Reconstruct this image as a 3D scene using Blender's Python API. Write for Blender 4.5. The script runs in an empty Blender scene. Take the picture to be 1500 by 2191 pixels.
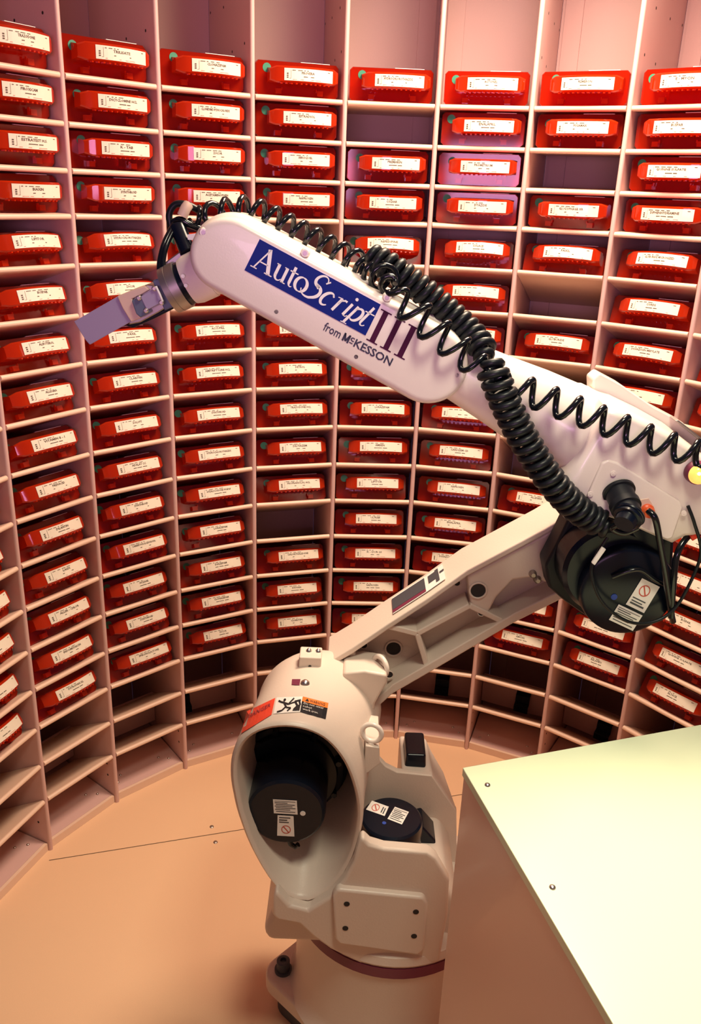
import bpy, bmesh, math, random
from mathutils import Vector, Matrix
random.seed(4)
S = bpy.context.scene
COL = S.collection
PI = math.pi

# ------------------------------------------------------------------ camera (solved from the shelving grid, carousel radius = 1 m)
CAM = Vector((-0.5075, -1.2856, 1.7104))
RIGHT = Vector((0.9612, -0.2736, 0.0365)); DOWN = Vector((-0.0644, -0.3510, -0.9341)); FWD = Vector((0.2684, 0.8955, -0.3550))
FOC = 1794.94
cd = bpy.data.cameras.new('camera'); cam = bpy.data.objects.new('camera', cd); COL.objects.link(cam)
m = Matrix.Identity(4)
fw = FWD.normalized(); rt = (RIGHT - fw * RIGHT.dot(fw)).normalized(); up = rt.cross(fw)
for i in range(3):
    m[i][0] = rt[i]; m[i][1] = up[i]; m[i][2] = -fw[i]; m[i][3] = CAM[i]
cam.matrix_world = m
cd.sensor_fit = 'HORIZONTAL'; cd.sensor_width = 36; cd.lens = FOC / 1500 * 36; cd.clip_start = .02
S.camera = cam
YAW = math.radians(16.5)
E1 = Vector((math.cos(YAW), -math.sin(YAW), 0)); N1 = Vector((math.sin(YAW), math.cos(YAW), 0))

def R(u, w, z):                       # robot frame: u along the arm, w towards the viewer's side, z up
    return E1 * u - N1 * w + Vector((0, 0, z))

def T(x, y, w):                       # the point of the arm plane w that the photo shows at (x, y), as (u, z)
    d = (rt * ((x - 750) / FOC) - up * ((y - 1095.5) / FOC) + fw)
    P = CAM + d * ((-w - CAM.dot(N1)) / d.dot(N1))
    return (P.dot(E1), P.z)

def TW(x, y, w):
    u, z = T(x, y, w); return R(u, w, z)

def px_scale(x, y, w):
    return (TW(x, y, w) - CAM).dot(fw) / FOC

# ------------------------------------------------------------------ materials
def mat(name, col, rough=.5, metal=0, spec=.5, emit=None, es=0, bump=0, bscale=200, var=0, coat=0):
    mm = bpy.data.materials.new(name); mm.use_nodes = True
    nt = mm.node_tree; b = nt.nodes['Principled BSDF']
    b.inputs['Base Color'].default_value = (*col, 1); b.inputs['Roughness'].default_value = rough
    b.inputs['Metallic'].default_value = metal; b.inputs['Specular IOR Level'].default_value = spec
    b.inputs['Coat Weight'].default_value = coat
    if emit:
        b.inputs['Emission Color'].default_value = (*emit, 1); b.inputs['Emission Strength'].default_value = es
    if bump or var:
        tc = nt.nodes.new('ShaderNodeTexCoord'); nz = nt.nodes.new('ShaderNodeTexNoise'); nz.inputs['Scale'].default_value = bscale
        nz.inputs['Detail'].default_value = 4
        nt.links.new(tc.outputs['Object'], nz.inputs['Vector'])
        if bump:
            bp = nt.nodes.new('ShaderNodeBump'); bp.inputs['Strength'].default_value = bump; bp.inputs['Distance'].default_value = .001
            nt.links.new(nz.outputs['Fac'], bp.inputs['Height']); nt.links.new(bp.outputs['Normal'], b.inputs['Normal'])
        if var:
            mx = nt.nodes.new('ShaderNodeMix'); mx.data_type = 'RGBA'
            mx.inputs[6].default_value = (*[c * (1 - var) for c in col], 1); mx.inputs[7].default_value = (*[min(1, c * (1 + var)) for c in col], 1)
            nt.links.new(nz.outputs['Fac'], mx.inputs[0]); nt.links.new(mx.outputs[2], b.inputs['Base Color'])
    return mm

def plastic(name, col, tint, k_clear):
    mm = bpy.data.materials.new(name); mm.use_nodes = True; nt = mm.node_tree; nt.nodes.clear()
    N = nt.nodes.new; Lk = nt.links.new
    out = N('ShaderNodeOutputMaterial'); tr = N('ShaderNodeBsdfTransparent'); tr.inputs[0].default_value = (*tint, 1)
    df = N('ShaderNodeBsdfDiffuse'); df.inputs[0].default_value = (*col, 1)
    tl = N('ShaderNodeBsdfTranslucent'); tl.inputs[0].default_value = (*col, 1)
    m1 = N('ShaderNodeMixShader'); m1.inputs[0].default_value = .5; Lk(df.outputs[0], m1.inputs[1]); Lk(tl.outputs[0], m1.inputs[2])
    m2 = N('ShaderNodeMixShader'); m2.inputs[0].default_value = k_clear; Lk(m1.outputs[0], m2.inputs[1]); Lk(tr.outputs[0], m2.inputs[2])
    gl = N('ShaderNodeBsdfGlossy'); gl.inputs['Roughness'].default_value = .07; gl.inputs[0].default_value = (.9, .8, .85, 1)
    fr = N('ShaderNodeFresnel'); fr.inputs[0].default_value = 1.45
    m3 = N('ShaderNodeMixShader'); Lk(fr.outputs[0], m3.inputs[0]); Lk(m2.outputs[0], m3.inputs[1]); Lk(gl.outputs[0], m3.inputs[2])
    Lk(m3.outputs[0], out.inputs[0])
    return mm

M = {
 'laminate': mat('laminate', (.63, .405, .385), .45, bump=.05, bscale=300, var=.03),
 'nosing': mat('nosing', (.78, .55, .43), .35),
 'floor': mat('floor', (.80, .52, .33), .4, bump=.08, bscale=400, var=.04),
 'seam': mat('seam', (.12, .07, .04), .8),
 'hole': mat('hole', (.02, .015, .015), .8),
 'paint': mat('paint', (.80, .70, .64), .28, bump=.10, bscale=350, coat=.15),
 'paint_cast_shade': mat('paint_cast_shade', (.68, .56, .49), .38, bump=.25, bscale=260),  # cast finish, colour darkened to hold the lower body's shade
 'black': mat('black', (.003, .006, .014), .25, spec=.3),
 'black_matte': mat('black_matte', (.007, .009, .014), .45, spec=.3),
 'dark_grey': mat('dark_grey', (.05, .055, .07), .45),
 'cable_gloss': mat('cable_gloss', (.004, .006, .009), .15),
 'cable_matte': mat('cable_matte', (.006, .008, .011), .4, spec=.3),
 'steel': mat('steel', (.62, .58, .56), .28, 1),
 'steel_dull': mat('steel_dull', (.42, .38, .36), .45, 1),
 'blue_grey': mat('blue_grey', (.10, .13, .20), .35),
 'lavender': mat('lavender', (.34, .28, .42), .5),
 'tan': mat('tan', (.72, .52, .40), .45),
 'maroon': mat('maroon', (.16, .02, .055), .4),
 'blue': mat('blue', (.002, .016, .20), .45, spec=.12),
 'white_print_glint': mat('white_print_glint', (.88, .84, .82), .4),  # white lettering and small parts, also the painted highlight on the bins
 'plum_print': mat('plum_print', (.06, .004, .035), .5, spec=.15),
 'navy_print': mat('navy_print', (.012, .018, .04), .4),
 'paper': mat('paper', (.80, .72, .61), .35, coat=.15),
 'ink': mat('ink', (.09, .06, .04), .6),
 'red_ink': mat('red_ink', (.55, .08, .05), .6),
 'red_sticker': mat('red_sticker', (.8, .06, .025), .4),
 'orange_sticker': mat('orange_sticker', (.8, .2, .03), .4),
 'green_dot': mat('green_dot', (.03, .22, .13), .5),
 'blue_dot': mat('blue_dot', (.01, .05, .35), .5),
 'card': mat('card', (.84, .79, .76), .4),
 'orange_fit': mat('orange_fit', (.75, .10, .02), .35),
 'counter_top_greenlit': mat('counter_top_greenlit', (.80, .90, .64), .25, bump=.03, bscale=250),  # white panel, greenish lamp light put into its colour
 'counter_side_warmlit': mat('counter_side_warmlit', (.92, .64, .51), .3, coat=.2),  # white cabinet side, warm bounce from the floor put into its colour
 'counter_edge': mat('counter_edge', (.88, .84, .78), .3),
 'lens': mat('lens', (.9, .5, .12), .2, emit=(1, .42, .08), es=1.3),
 'lens_core': mat('lens_core', (.9, .8, .4), .2, emit=(1, .72, .22), es=3.5),
 'light_block_panel': mat('light_block_panel', (.22, .15, .13), .6),  # kept dark so the added front wall throws back little light
 'ceiling': mat('ceiling', (.7, .6, .58), .8),
}
M['red_body'] = plastic('red_body', (.88, .038, .006), (.84, .10, .055), .60)
M['red_lip'] = plastic('red_lip', (.95, .055, .007), (.85, .06, .03), .30)

# ------------------------------------------------------------------ mesh builders
class MB:
    def __init__(s): s.v = []; s.f = []; s.m = []
    def add(s, v, f, mi=0):
        o = len(s.v); s.v += [Vector(p) for p in v]; s.f += [tuple(i + o for i in q) for q in f]; s.m += [mi] * len(f); return s
    def box(s, c, d, mi=0, rot=None):
        vs = []
        for z in (-.5, .5):
            for x, y in ((-.5, -.5), (.5, -.5), (.5, .5), (-.5, .5)):
                p = Vector((x * d[0], y * d[1], z * d[2]))
                if rot: p = rot @ p
                vs.append(Vector(c) + p)
        return s.add(vs, [(3, 2, 1, 0), (4, 5, 6, 7), (0, 1, 5, 4), (1, 2, 6, 5), (2, 3, 7, 6), (3, 0, 4, 7)], mi)
    def loft(s, rings, caps=(True, True), mi=0):
        n = len(rings[0]); vs = [p for r in rings for p in r]; fs = []
        for k in range(len(rings) - 1):
            for i in range(n):
                j = (i + 1) % n
                fs.append((k * n + i, k * n + j, (k + 1) * n + j, (k + 1) * n + i))
        if caps[0]: fs.append(tuple(range(n - 1, -1, -1)))
        if caps[1]: fs.append(tuple((len(rings) - 1) * n + i for i in range(n)))
        return s.add(vs, fs, mi)
    def prism(s, pts_px, w0, w1, mi=0):           # outline traced on the plane w0, carried back to w1
        uz = [T(x, y, w0) for x, y in pts_px]
        return s.prism_uz(uz, w0, w1, mi)
    def prism_uz(s, uz, w0, w1, mi=0):
        return s.loft([[R(u, w0, z) for u, z in uz], [R(u, w1, z) for u, z in uz]], mi=mi)
    def cyl(s, a, b, ra, rb=None, n=32, mi=0, caps=(True, True)):
        return s.lathe(a, b, [(0, ra), (1, ra if rb is None else rb)], n, mi, caps)
    def lathe(s, a, b, prof, n=32, mi=0, caps=(True, True)):
        a = Vector(a); b = Vector(b); ax = b - a; d = ax.normalized()
        x = d.orthogonal().normalized(); y = d.cross(x)
        rings = [[a + ax * t + (x * math.cos(2 * PI * i / n) + y * math.sin(2 * PI * i / n)) * r for i in range(n)] for t, r in prof]
        return s.loft(rings, caps, mi)
    def tube(s, pts, r, n=8, mi=0):
        P = [Vector(p) for p in pts]; rings = []; prev = None
        for i, p in enumerate(P):
            t = (P[min(i + 1, len(P) - 1)] - P[max(i - 1, 0)]).normalized()
            if prev is None: x = t.orthogonal().normalized()
            else:
                x = prev - t * prev.dot(t)
                x = x.normalized() if x.length > 1e-6 else t.orthogonal().normalized()
            prev = x; y = t.cross(x)
            rings.append([p + (x * math.cos(2 * PI * k / n) + y * math.sin(2 * PI * k / n)) * r for k in range(n)])
        return s.loft(rings, mi=mi)
    def torus(s, c, axis, R0, r, n=32, k=10, mi=0):
        c = Vector(c); d = Vector(axis).normalized(); x = d.orthogonal().normalized(); y = d.cross(x); vs = []; fs = []
        for i in range(n):
            a = 2 * PI * i / n; o = x * math.cos(a) + y * math.sin(a)
            for j in range(k):
                b = 2 * PI * j / k; vs.append(c + o * (R0 + r * math.cos(b)) + d * (r * math.sin(b)))
        for i in range(n):
            for j in range(k):
                fs.append((i * k + j, ((i + 1) % n) * k + j, ((i + 1) % n) * k + (j + 1) % k, i * k + (j + 1) % k))
        return s.add(vs, fs, mi)
    def build(s, name, mats, parent=None, smooth=None, bevel=0, seg=3, fix=True):
        me = bpy.data.meshes.new(name); me.from_pydata(s.v, [], s.f)
        mats = mats if isinstance(mats, (list, tuple)) else [mats]
        for q in mats: me.materials.append(M[q])
        for i, p in enumerate(me.polygons): p.material_index = s.m[i]
        if fix:
            bm = bmesh.new(); bm.from_mesh(me); bmesh.ops.recalc_face_normals(bm, faces=bm.faces); bm.to_mesh(me); bm.free()
        if smooth is not None:
            me.shade_smooth()
            me.set_sharp_from_angle(angle=math.radians(smooth))
        o = bpy.data.objects.new(name, me); COL.objects.link(o)
        if parent: o.parent = parent
        if bevel:
            b = o.modifiers.new('bevel', 'BEVEL'); b.width = bevel; b.segments = seg; b.limit_method = 'ANGLE'; b.angle_limit = math.radians(35)
            me.shade_smooth(); b.harden_normals = True
        return o

def empty(name, loc=(0, 0, 0)):
    o = bpy.data.objects.new(name, None); COL.objects.link(o); o.location = loc; o.empty_display_size = .05; return o

def tag(o, label=None, cat=None, group=None, kind=None):
    if label: o['label'] = label
    if cat: o['category'] = cat
    if group: o['group'] = group
    if kind: o['kind'] = kind
    return o

def text2d(body, width=None, height=None, offset=0, res=2, shear=0):
    c = bpy.data.curves.new('t', 'FONT'); c.body = body; c.resolution_u = res; c.offset = offset; c.shear = shear; c.fill_mode = 'FRONT'
    o = bpy.data.objects.new('t', c); COL.objects.link(o)
    dg = bpy.context.evaluated_depsgraph_get(); me = bpy.data.meshes.new_from_object(o.evaluated_get(dg))
    v = [(p.co.x, p.co.y) for p in me.vertices]; f = [tuple(p.vertices) for p in me.polygons]
    bpy.data.objects.remove(o); bpy.data.curves.remove(c); bpy.data.meshes.remove(me)
    if not v: return [], []
    x0 = min(p[0] for p in v); x1 = max(p[0] for p in v); y0 = min(p[1] for p in v); y1 = max(p[1] for p in v)
    h = y1 - y0
    sy = (height / h) if height else 1
    sx = (width / (x1 - x0)) if width else sy
    if not height: sy = sx
    return [((p[0] - x0) * sx, (p[1] - y0) * sy) for p in v], f

# ------------------------------------------------------------------ the round shelving wall
ZS = [1.9248, 1.8291, 1.7335, 1.6375, 1.5303, 1.4165, 1.3025, 1.1910, 1.0756, 0.9616, 0.8482, 0.7333, 0.6192, 0.5055, 0.3917, 0.2786, 0.1648]
DPHI = 0.237308
TILT = [1.5, 1.5, 1.5, 1] + [-(16 + 1.25 * i) for i in range(13)]
APO = math.cos(DPHI / 2); HALF = math.sin(DPHI / 2)
DIV = .0125; TOP = 2.62; BACK = 1.40
C0, C1 = -1, 8

def bay_matrix(c):
    a = (c + .5 - 3.5) * DPHI                         # local y outward, x to the right, z up, origin on the chord at the floor
    return Matrix.Translation((math.sin(a) * APO, math.cos(a) * APO, 0)) @ Matrix.Rotation(-a, 4, 'Z')

ORD = ['first', 'second', 'third', 'fourth', 'fifth', 'sixth', 'seventh', 'eighth', 'ninth', 'tenth', 'eleventh', 'twelfth', 'thirteenth', 'fourteenth', 'fifteenth']
BAYLAB = {-1: 'sliver of shelf bay cut off by the left photo edge, below the middle',
 0: 'cream shelf bay at the left photo edge, a narrow green dot row on its boxes',
 1: 'cream shelf bay directly behind the lavender gripper paddle of the robot',
 2: 'cream shelf bay directly behind the steel wrist and its black cable bundle',
 3: 'cream shelf bay behind the blue-lettered arm cover, one empty cell low down',
 4: 'cream shelf bay above the arm cover, its second cell from the top empty',
 5: 'cream shelf bay behind the loose glossy black coil of the arm cover',
 6: 'cream shelf bay with three empty cells, behind the robot elbow',
 7: 'cream shelf bay above the amber lamp, cut by the counter below',
 8: 'cream shelf bay cut off by the right photo edge beside the black motor'}
BAYLAB[0] = 'cream shelf bay full of red boxes at the left photo edge'

def shelf_mesh(depth, ct):
    s = MB(); w = HALF * 2 - DIV - .0024
    r = .0062; prof = []
    for k in range(7):
        t = PI / 2 + PI * k / 6
        prof.append((r + r * math.cos(t), r * math.sin(t)))    # rounded nose: y, z
    prof += [(.02, -r), (.0215, -.0045), (depth, -.0045), (depth, r)]
    # widen towards the back, following the dividers
    rings = []
    for sx in (-1, 1):
        rings.append([Vector((sx * (w / 2 + max(0, y) * ct * math.tan(DPHI / 2) * .95), y - .004, z)) for y, z in prof])
    s.loft(rings)
    n = len(prof)
    return s

def divider(name, k, parent):
    a = (k - 3.5) * DPHI; d = Vector((math.sin(a), math.cos(a), 0)); t = Vector((d.y, -d.x, 0))
    s = MB(); pr = []
    for i in range(7):
        q = PI / 2 + PI * i / 6
        pr.append((.996 + .006 + .006 * math.cos(q), .00625 * math.sin(q)))
    pr += [(BACK, -.00625), (BACK, .00625)]
    s.loft([[d * r + t * x + Vector((0, 0, z)) for r, x in pr] for z in (0, TOP)])
    for r, z in ((1.045, 2.185), (1.09, 2.15), (1.24, 2.152), (1.38, 2.16), (1.045, 2.045), (1.16, 2.04), (1.03, .125), (1.03, .085), (1.2, 2.32), (1.3, 2.34), (1.06, 2.3)):
        for sd in (-1, 1):
            c = d * r + t * (sd * .0064) + Vector((0, 0, z))
            s.cyl(c, c + t * (sd * .0004), .0034, n=10, mi=1)
    return s.build(name, ['laminate', 'hole'], parent, smooth=40)

bays = {}
nos_dark = 0
for c in range(C0, C1 + 1):
    mt = bay_matrix(c)
    root = empty('shelf_bay'); root.matrix_world = mt
    tag(root, BAYLAB[c], 'shelving', 'bays of the round shelving wall'); bays[c] = root
    inv = mt.inverted()
    d = divider('divider_panel', c, root); d.matrix_parent_inverse = inv
    if c == C1:
        d = divider('divider_panel', c + 1, root); d.matrix_parent_inverse = inv
    bw = BACK * math.sin(DPHI / 2) - .007; by = BACK * math.cos(DPHI / 2) - APO
    s = MB().box((0, by + .006, TOP / 2), (bw * 2, .012, TOP))
    s.box((-bw + .035 if c != 4 else bw - .035, by - .003, TOP / 2), (.05, .006, TOP))
    s.build('back_panel', 'laminate', root)
    hb = HALF - DIV / 2 - .0008
    s = MB(); q = math.tan(DPHI / 2) * .95
    s.loft([[(-hb, .014, .012), (hb, .014, .012), (hb, .014, .024), (-hb, .014, .024)],
            [(-hb - by * q + .006, by, .012), (hb + by * q - .006, by, .012), (hb + by * q - .006, by, .024), (-hb - by * q + .006, by, .024)]])
    s.build('base_board', 'laminate', root)
    MB().box((0, .009, .0122), (hb * 2, .009, .0236)).build('kick_board', 'nosing', root)
    for sx in (-1, 1):
        for dx, dy in ((.088, .05), (.066, .075)):
            s = MB(); a = Vector((sx * dx, dy, .024))
            s.lathe(a, a + Vector((0, 0, .0035)), [(0, .0042), (.5, .0036), (1, .0015)], 14)
            s.build('screw', 'steel', root, smooth=50)
    bq = (HALF + .205 * q - DIV / 2 - .002)
    MB().box((0, .208, .118), (bq * 2, .008, .105)).build('inner_board', 'laminate', root)
    if c in (0, 1, 2, 5, 6, 7):
        s = MB(); bx = -.060 if c < 5 else .012
        for k, (y0, z0, y1, z1) in enumerate(((.203, .166, .202, .143), (.202, .143, .190, .138), (.190, .138, .187, .112), (.187, .112, .172, .106), (.172, .106, .171, .086))):
            s.loft([[(bx - .024, y0, z0), (bx + .024, y0, z0), (bx + .024, y0 - .003, z0 - .003), (bx - .024, y0 - .003, z0 - .003)],
                    [(bx - .024, y1, z1), (bx + .024, y1, z1), (bx + .024, y1 - .003, z1 - .003), (bx - .024, y1 - .003, z1 - .003)]])
        for sx in (-.013, .013):
            s.cyl((bx + sx, .2, .155), (bx + sx, .197, .155), .0035, n=10, mi=1)
        s.build('latch_bracket', ['black', 'steel'], root)

dep = {}
def depth_of(r):
    t = -math.radians(TILT[r]); full = .395
    if t > 0: full = min(full / math.cos(t) * .985, (ZS[r] - .035) / max(math.sin(t), .01))
    if r == 16: full = min(full, .235)
    if r == 15: full = .235
    return round(full, 3)
protos = {}
for c in range(C0, C1 + 1):
    for r in range(17):
        dd = (depth_of(r), r if r > 3 else 0)
        if dd not in protos:
            o = shelf_mesh(dd[0], math.cos(math.radians(TILT[r]))).build('shelf', 'nosing', bays[c], smooth=40); protos[dd] = o
        else:
            o = protos[dd].copy(); COL.objects.link(o); o.parent = bays[c]
        o.matrix_parent_inverse = Matrix.Identity(4)
        o.location = (0, 0, ZS[r]); o.rotation_euler = (math.radians(TILT[r]), 0, 0)

# ------------------------------------------------------------------ the red medicine boxes
BW, BH, BD = .214, .079, .30
LIPC, LIPH = .010, .0465                # centre of the lip in x, its height
def lip_front(x):                      # bowed in plan
    t = (x - LIPC) / .085
    return -.047 + .022 * t * t
def box_body():
    s = MB()
    def ring(y, k, zk=1.0):
        w = BW / 2 * k; h = BH * zk; c = .007; z0 = .001
        return [Vector(p) for p in ((-w + c, y, z0), (w - c, y, z0), (w, y, z0 + c), (w, y, h - c), (w - c, y, h), (-w + c, y, h), (-w, y, h - c), (-w, y, z0 + c))]
    s.loft([ring(.012, .985, .985), ring(.015, 1, 1), ring(BD, 1.0, 1.0)])
    # painted white highlight strip on the top front edge, inner partition and pile of packs inside
    s.loft([[(-.07, .1, .004), (.07, .1, .004), (.07, .1, .05), (-.07, .1, .05)], [(-.07, .104, .004), (.07, .104, .004), (.07, .104, .05), (-.07, .104, .05)]])
    s.box((.045, .0145, BH + .0004), (.075, .006, .0012), 1)
    return s
def lip_mesh():
    s = MB(); xs = [LIPC - .087 + .174 * i / 12 for i in range(13)]
    h = .0185; rings = []
    for x in xs:
        e = min(1, (min(x - xs[0], xs[-1] - x)) / .012); yf = lip_front(x) + (1 - e) * .006; k = .72 + .28 * e
        rings.append([Vector((x, .013, LIPH - h * .9)), Vector((x, yf + .004, LIPH - h * k)), Vector((x, yf, LIPH - h * k + .003)), Vector((x, yf, LIPH + h * k - .003)), Vector((x, yf + .004, LIPH + h * k)), Vector((x, .013, LIPH + h * .9))])
    s.loft(rings)
    for i in range(11):                # row of small ribs under the lip
        x = LIPC - .060 + .012 * i
        s.box((x, lip_front(x) + .009, LIPH - h - .001), (.004, .012, .003))
    return s
LW, LHT, LCX = .124, .027, .017
def label_mesh(name, seed):
    rnd = random.Random(seed); s = MB()
    def put(v, f, dy, mi):
        s.add([Vector((x, lip_front(x) - dy, LIPH + z)) for x, z in v], f, mi)
    n = 10; v = []; f = []
    for i in range(n + 1):
        x = LCX - LW / 2 + LW * i / n; v += [(x, -LHT / 2), (x, LHT / 2)]
    for i in range(n): f.append((2 * i, 2 * i + 2, 2 * i + 3, 2 * i + 1))
    put(v, f, .0010, 0); put(v, f, .0003, 0)
    x0 = LCX - LW / 2
    def dash(xa, xb, z, h, mi): put([(xa, z - h / 2), (xb, z - h / 2), (xb, z + h / 2), (xa, z + h / 2)], [(0, 1, 2, 3)], .0014, mi)
    x = x0 + .019
    for k in range(4):
        w = rnd.choice((.004, .008, .011)); dash(x, x + w, .0092, .0014, 1); x += w + rnd.uniform(.003, .006)
    dash(x0 + LW - .014, x0 + LW - .008, .0090, .0014, 1)
    dash(x0 + .0155, x0 + .0160, .001, .019, 1); dash(x0 + .012, x0 + .016, -.0085, .0006, 1)
    for k in range(3):
        dash(x0 + .006, x0 + .0098, -.0065 + k * .0042, .0026, 1)
    dash(x0 + .020, x0 + .020 + rnd.uniform(.025, .04), -.0108, .0009, 2)
    dash(x0 + .066, x0 + .066 + rnd.uniform(.022, .04), -.0108, .0009, 2)
    if name:
        wd = min(.0046 * len(name), .072)
        tv, tf = text2d(name, wd, .0056, .022, res=1)
        cx = x0 + .058
        put([(cx - wd / 2 + a, .0012 + b) for a, b in tv], tf, .0014, 1)
    w2 = rnd.uniform(.026, .042); nseg = rnd.choice((1, 2))
    if nseg == 1: dash(x0 + .060 - w2 / 2, x0 + .060 + w2 / 2, -.0042, .0018, 1)
    else:
        dash(x0 + .060 - w2 / 2, x0 + .060 + w2 * .1, -.0042, .0018, 1); dash(x0 + .060 + w2 * .18, x0 + .060 + w2 / 2, -.0042, .0018, 1)
    return s
def dot_mesh(dx, dz):
    s = MB(); c = Vector((-.077 + dx, .0118, .0605 + dz)); s.cyl(c, c - Vector((0, .0008, 0)), .0105, n=24); return s
def clip_mesh(sx):
    s = MB(); x = -.051 if sx < 0 else .056
    s.box((x, .006, .011), (.015, .014, .012)); s.box((x + (-.009 if sx > 0 else .009), .004, .017), (.002, .006, .007)); return s

pb = box_body().build('bin_body', ['red_body', 'white_print_glint'], bevel=0)
pl = lip_mesh().build('label_holder', 'red_lip', smooth=35)
pc1 = clip_mesh(-1).build('foot_clip', 'red_lip'); pc2 = clip_mesh(1).build('foot_clip', 'red_lip')
NAMES = {
 -1: {9: '', 10: '', 11: '', 12: '', 13: '', 14: ''},
 0: ['TRAZODONE', 'PIROXICAM', 'ESTRATEST H.S.', 'BIAXIN', 'LIPITOR', 'BUSPAR', 'ALBUTEROL', 'ALLEGRA', 'VITAMIN B - 1', 'PREVACID', 'DILANTIN', 'LASIX', 'ALLER - CHLOR', 'INDOMETHACIN', 'DITROPAN XL'],
 1: ['TRILISATE', 'DICYCLOMINE HCL', 'K - TAB', 'SYNTHROID', 'HYDROCHLOROTHIAZIDE', 'ZOCOR', 'PAXIL', 'CLARITIN', 'ZOLOFT', 'ADALAT CC', 'SYNTHROID', 'CARBIDOPA & LEVODOPA', 'HYZAAR', 'SYNTHROID', 'SPIRONOLACTONE'],
 2: ['CLONAZEPAM', 'CLONIDINE HYDROCHLORIDE', 'ZOCOR', 'ACETAMINOPHEN', 'NORVASC', 'ZESTRIL', 'ACCUPRIL', 'AMITRIPTYLINE HCL', 'SYNTHROID', 'HYDROCHLOROTHIAZIDE', 'HYDROCODONE W/APAP', 'LORAZEPAM', 'DIAZEPAM', 'CLONAZEPAM', 'ZOCOR'],
 3: {0: 'PROVERA', 1: 'ESTRADIOL', 2: 'SEROQUEL', 3: 'NAPROXEN', 5: '', 6: '', 7: 'DETROL', 8: 'TRAZODONE HCL', 9: 'DILTIAZEM', 10: 'PROPRANOLOL HCL', 12: 'CHLORTHALIDONE', 13: 'DIOVAN', 14: 'CLARITIN'},
 4: {0: 'HYDROCHLOROTHIAZIDE', 2: 'PREMARIN', 3: 'COZAAR', 4: 'NIFEDIPINE', 7: '', 8: 'LORAZEPAM', 9: 'AMBIEN', 10: 'LIPITOR', 11: 'ULTRAM', 12: 'K - DUR 20', 13: 'NAPROXEN', 14: ''},
 5: {0: 'ACTONEL', 1: 'ENALAPRIL', 2: 'PROMETRIUM', 3: 'DYAZIDE', 4: 'COLACE', 5: '', 6: '', 8: '', 9: 'CARDIZEM CD', 10: 'NAPROXEN', 11: 'ENALAPRIL', 12: 'DOXAZOSIN MESYLATE'},
 6: {0: 'REMERON', 1: 'FOSAMAX', 3: 'GLUCOPHAGE XR', 4: 'PAXIL', 6: 'GLYBURIDE', 10: 'ALLEGRA', 11: '', 13: '', 14: 'AMOXIL'},
 7: {0: 'E - MYCIN', 1: 'BUSPAR', 2: 'QUININE SULFATE', 3: 'DIPHENHYDRAMINE', 4: 'GLYBURIDE MICRONIZED', 5: 'COREG', 6: 'DOXAZOSIN MESYLATE', 7: '', 13: '', 14: 'RELAFEN'},
 8: {6: '', 7: '', 10: '', 11: '', 12: 'BUSPAR', 13: 'QUININE SULFATE', 14: 'ALTACE'},
}
BAYN = {-1: 'the sliver bay at far left', 0: 'the bay left of the gripper', 1: 'the bay behind the gripper paddle', 2: 'the bay behind the steel wrist', 3: 'the bay behind the blue logo',
        4: 'the bay with its second cell empty', 5: 'the bay behind the loose coil', 6: 'the bay with three empty cells', 7: 'the bay above the amber lamp', 8: 'the sliver bay at the right edge'}
NODOT = {(0, 0)}
for c in range(C0, C1 + 1):
    nm = NAMES[c]; nm = dict(enumerate(nm)) if isinstance(nm, list) else nm
    for r, name in sorted(nm.items()):
        root = empty('medicine_bin')
        mt = bay_matrix(c) @ Matrix.Translation((0, 0, ZS[r])) @ Matrix.Rotation(math.radians(TILT[r]), 4, 'X') @ Matrix.Translation((random.uniform(-.002, .002), .018 + random.uniform(0, .006), .0064)) @ Matrix.Rotation(math.radians(random.uniform(-.7, .7)), 4, 'Z')
        root.matrix_world = mt
        ks = sorted(nm); k = ks.index(r); n = len(ks)
        place = ('topmost of' if k == 0 else 'lowest of' if k == n - 1 else ORD[k] + ' from the top of' if k < n / 2 else ORD[n - 1 - k] + ' from the bottom of')
        lab = 'red labelled bin, ' + place + ' ' + BAYN[c]
        tag(root, lab, 'storage bin', 'red bins in ' + BAYN[c])
        for p in (pb, pl, pc1, pc2):
            q = p.copy(); COL.objects.link(q); q.parent = root
        lo = label_mesh(name, c * 31 + r).build('label', ['paper', 'ink', 'red_ink'], root, fix=False)
        dx, dz = random.uniform(-.006, .008), random.uniform(-.004, .003)
        if (c, r) == (0, 1): dx = .115
        if (c, r) not in NODOT:
            dot_mesh(dx, dz).build('green_dot', 'green_dot', root)
for p in (pb, pl, pc1, pc2): bpy.data.objects.remove(p)

# ------------------------------------------------------------------ floor, ceiling
s = MB(); s.cyl((0, 0, -.03), (0, 0, 0), 1.46, n=96)
def on_floor(x, y, z=0):
    d = (rt * ((x - 750) / FOC) - up * ((y - 1095.5) / FOC) + fw); return CAM + d * ((z - CAM.z) / d.z)
A = on_floor(105, 1841); Bp = on_floor(525, 1774); dr = (Bp - A).normalized(); sd = Vector((-dr.y, dr.x, 0)) * .0012
A2 = A; B2 = A + dr * 1.8
s.add([A2 - sd + Vector((0, 0, .0005)), B2 - sd + Vector((0, 0, .0005)), B2 + sd + Vector((0, 0, .0005)), A2 + sd + Vector((0, 0, .0005))], [(0, 1, 2, 3)], 1)
fl = s.build('floor', ['floor', 'seam']); tag(fl, kind='structure')
for x, y in ((453, 1769), (461, 1802)):
    p = on_floor(x, y); s = MB(); s.lathe(p, p + Vector((0, 0, .002)), [(0, .0062), (.6, .0055), (1, .002)], 16)
    s.build('floor_screw', 'steel_dull', fl, smooth=50)
s = MB(); k0, k1 = math.radians(98), math.radians(292); nn = 60       # unseen front wall added on the viewer's side to block light
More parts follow.
